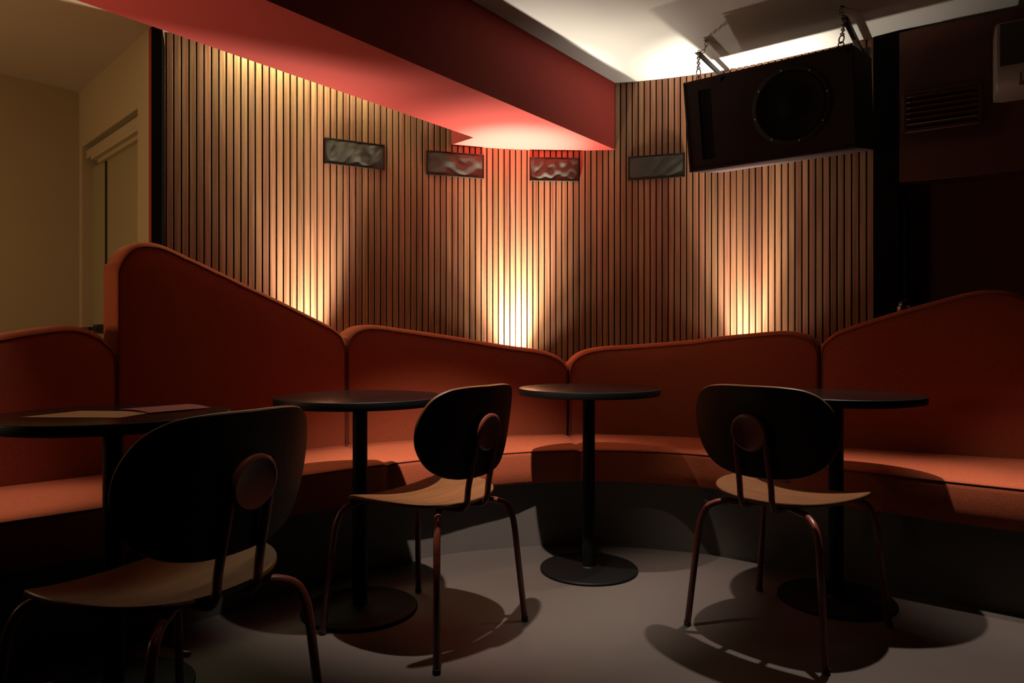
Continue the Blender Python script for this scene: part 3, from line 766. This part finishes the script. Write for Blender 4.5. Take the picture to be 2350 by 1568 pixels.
for (e0, dv, an, ex_, side) in HB:
    dv = dv.normalized()
    # run back until the slats
    L_ = 0.0
    while True:
        q = e0+dv*L_; sdx = WALL.near(q.x, q.y); pw = WALL.at(sdx); nn = WALL.nor(sdx)
        if np.dot(np.array((q.x, q.y))-pw, nn) > -0.004 or L_ > 1.6: break
        L_ += 0.005
    rzb = math.atan2(dv.y, dv.x)
    r = empty('steel_bracket', tuple(e0), rzb, 'dark steel bar running back to the slats above the speaker, %s one' % side, 'bracket', 'steel bars above the speaker')
    bm = bmesh.new(); add_box(bm, L_/2, 0, 0.0, L_, 0.028, 0.003); add_box(bm, L_/2, -0.0125, -0.012, L_, 0.003, 0.024)
    obj('bar', bm, M['dsteel'], r)
    bm = bmesh.new(); add_box(bm, L_-0.003, 0, -0.01, 0.004, 0.07, 0.07, bev=0.001); obj('wall_plate', bm, M['dsteel'], r)
    # chain up to the ceiling
    c = empty('suspension_chain', tuple(an), 0, 'thin steel chain from the ceiling to the %s bar over the speaker' % side, 'chain', 'chains holding the speaker')
    e1 = e0+dv*0.012+Vector((0, 0, 0.004)); rel = e1-an
    bm = bmesh.new(); add_lathe(bm, [(0.012, 0), (0.012, -0.003), (0.004, -0.005), (0.003, -0.012), (0, -0.012)], 12)
    add_tube(bm, torus_path((0, 0, -0.020), 0.009, (1, 0, 0)), 0.0022, 6, True); obj('ceiling_hook', bm, M['steel'], c)
    sag = rel*0.55+Vector((0, 0, -0.03))
    chain([Vector((0, 0, -0.027)), sag*0.5+Vector((0, 0, -0.018)), sag, rel*0.85+Vector((0, 0, -0.012)), rel+Vector((0, 0, 0.008))], c)
    # snap hook down to the speaker
    eb = worldpt(ex_, 0.06, SH_+0.026)
    tp = e0+dv*0.012+Vector((0, 0, -0.004))
    k_ = empty('snap_hook', tuple(eb), 0, 'steel snap hook and links joining the %s eye bolt to its bar' % side, 'hook', 'snap hooks on the speaker')
    rel = tp-eb; ln = rel.length
    q = rel.to_track_quat('Z', 'Y').to_matrix().to_4x4()
    bm = bmesh.new(); hl = min(0.075, ln*0.55)
    pts = [q @ Vector((0.0095*math.sin(2*PI*i/20), 0, hl/2-0.003+(hl/2+0.003)*math.cos(2*PI*i/20))) for i in range(20)]
    add_tube(bm, pts, 0.003, 8, True); obj('carabiner', bm, M['steel'], k_, 'all')
    chain([q @ Vector((0, 0, hl-0.004)), rel+Vector((0, 0, 0.006))], k_)

# ---------------------------------------------------------------- bulkhead grille, air conditioner, extinguisher
rzb = math.atan2(e[1], e[0])
cx, cy = bh(0.175, 0)
g = empty('bulkhead_grille', (cx, cy, 2.045), rzb, 'dark louvred grille set in the dark bulkhead beside the speaker', 'vent')
bm = bmesh.new()
for (x, z, sx, sz) in ((0, 0.088, 0.32, 0.016), (0, -0.088, 0.32, 0.016), (-0.152, 0, 0.016, 0.192), (0.152, 0, 0.016, 0.192)):
    add_box(bm, x, -0.006, z, sx, 0.012, sz, bev=0.002)
obj('frame', bm, M['darkred'], g)
for i in range(6):
    bm = bmesh.new(); add_box(bm, 0, -0.006, 0, 0.288, 0.003, 0.024, rot=Matrix.Rotation(0.7, 4, 'X'))
    o = obj('louvre', bm, M['darkred'], g); o.location = (0, 0, -0.066+0.0265*i)
bm = bmesh.new(); add_box(bm, 0, -0.0008, 0, 0.288, 0.001, 0.162); obj('backing', bm, M['black'], g)

cx, cy = bh(0.375, 0)
ac = empty('air_conditioner', (cx, cy, 2.03), rzb, 'pale split air conditioner high on the bulkhead at the right edge', 'air conditioner')
prof = [(0.0, 0.0), (-0.10, -0.002), (-0.150, 0.012), (-0.182, 0.045), (-0.195, 0.085), (-0.200, 0.14), (-0.200, 0.27), (-0.19, 0.292), (-0.16, 0.300), (0.0, 0.300)]
bm = bmesh.new(); LEN = 0.82
rings = []
for (x, sc_) in ((0.0, 0.94), (0.004, 0.98), (0.012, 1.0), (LEN-0.012, 1.0), (LEN, 0.95)):
    rings.append([bm.verts.new((x, y*sc_, 0.15+(z-0.15)*sc_)) for (y, z) in prof])
for a_, b_ in zip(rings, rings[1:]):
    for i in range(len(prof)): j = (i+1) % len(prof); bm.faces.new((a_[i], a_[j], b_[j], b_[i]))
bm.faces.new(rings[0]); bm.faces.new(rings[-1][::-1])
obj('housing', bm, M['plastic'], ac, True)
bm = bmesh.new(); add_box(bm, LEN/2+0.03, -0.1735, 0.042, LEN-0.11, 0.012, 0.052, rot=Matrix.Rotation(0.62, 4, 'X'), bev=0.003); obj('air_outlet', bm, M['dplastic'], ac)
bm = bmesh.new(); add_box(bm, LEN/2+0.03, -0.187, 0.050, LEN-0.13, 0.004, 0.036, rot=Matrix.Rotation(0.42, 4, 'X'), bev=0.001); obj('air_flap', bm, M['plastic'], ac)
bm = bmesh.new(); add_box(bm, LEN/2, -0.202, 0.192, LEN-0.03, 0.005, 0.185, bev=0.002); obj('front_panel', bm, M['dplastic'], ac)

fe = empty('fire_extinguisher', (1.842, 3.300, 0.70), 0.7, 'red fire extinguisher hanging in the dark corner behind the right banquette', 'extinguisher')
bm = bmesh.new(); add_lathe(bm, [(0, 0.0), (0.050, 0.0), (0.054, 0.008), (0.054, 0.30), (0.050, 0.335), (0.036, 0.362), (0.018, 0.374), (0.016, 0.384), (0, 0.384)], 36)
obj('cylinder_body', bm, M['extred'], fe, True)
bm = bmesh.new(); add_lathe(bm, [(0.015, 0.378), (0.017, 0.382), (0.017, 0.405), (0.011, 0.410), (0.0, 0.412)], 20); add_box(bm, 0.02, 0, 0.398, 0.05, 0.014, 0.016, bev=0.002)
obj('valve', bm, M['steel'], fe, True)
bm = bmesh.new(); add_box(bm, 0.030, 0, 0.432, 0.085, 0.016, 0.005, rot=Matrix.Rotation(-0.25, 4, 'Y'), bev=0.001); add_box(bm, 0.028, 0, 0.414, 0.075, 0.014, 0.005, bev=0.001)
obj('lever', bm, M['steel'], fe)
bm = bmesh.new(); add_tube(bm, smoothpath([(0.012, -0.012, 0.398), (-0.03, -0.05, 0.40), (-0.05, -0.06, 0.34), (-0.045, -0.058, 0.22), (-0.03, -0.064, 0.12)], 6), 0.007, 8)
obj('hose', bm, M['rubber'], fe, 'all')
bm = bmesh.new(); add_box(bm, 0.02, 0.075, 0.20, 0.03, 0.045, 0.26, rot=Matrix.Rotation(-0.25, 4, 'Z')); obj('wall_bracket', bm, M['dsteel'], fe)

# ---------------------------------------------------------------- cable on the floor
bm = bmesh.new(); add_tube(bm, smoothpath([(-1.128, 2.222, 0.006), (-1.08, 2.175, 0.005), (-1.02, 2.13, 0.005), (-0.965, 2.092, 0.006)], 8), 0.0045, 8)
cb = obj('floor_cable', bm, M['rubber'], None, 'all'); tag(cb, 'short black cable on the floor behind the nearest chair', 'cable')
bm = bmesh.new(); add_lathe(bm, [(0, 0), (0.007, 0), (0.008, 0.004), (0.006, 0.010), (0.0065, 0.022), (0.003, 0.026), (0, 0.026)], 14, Matrix.Translation((-0.985, 2.085, 0.0085)) @ Matrix.Rotation(PI/2, 4, 'Y'))
obj('plug', bm, M['steel'], cb, True)
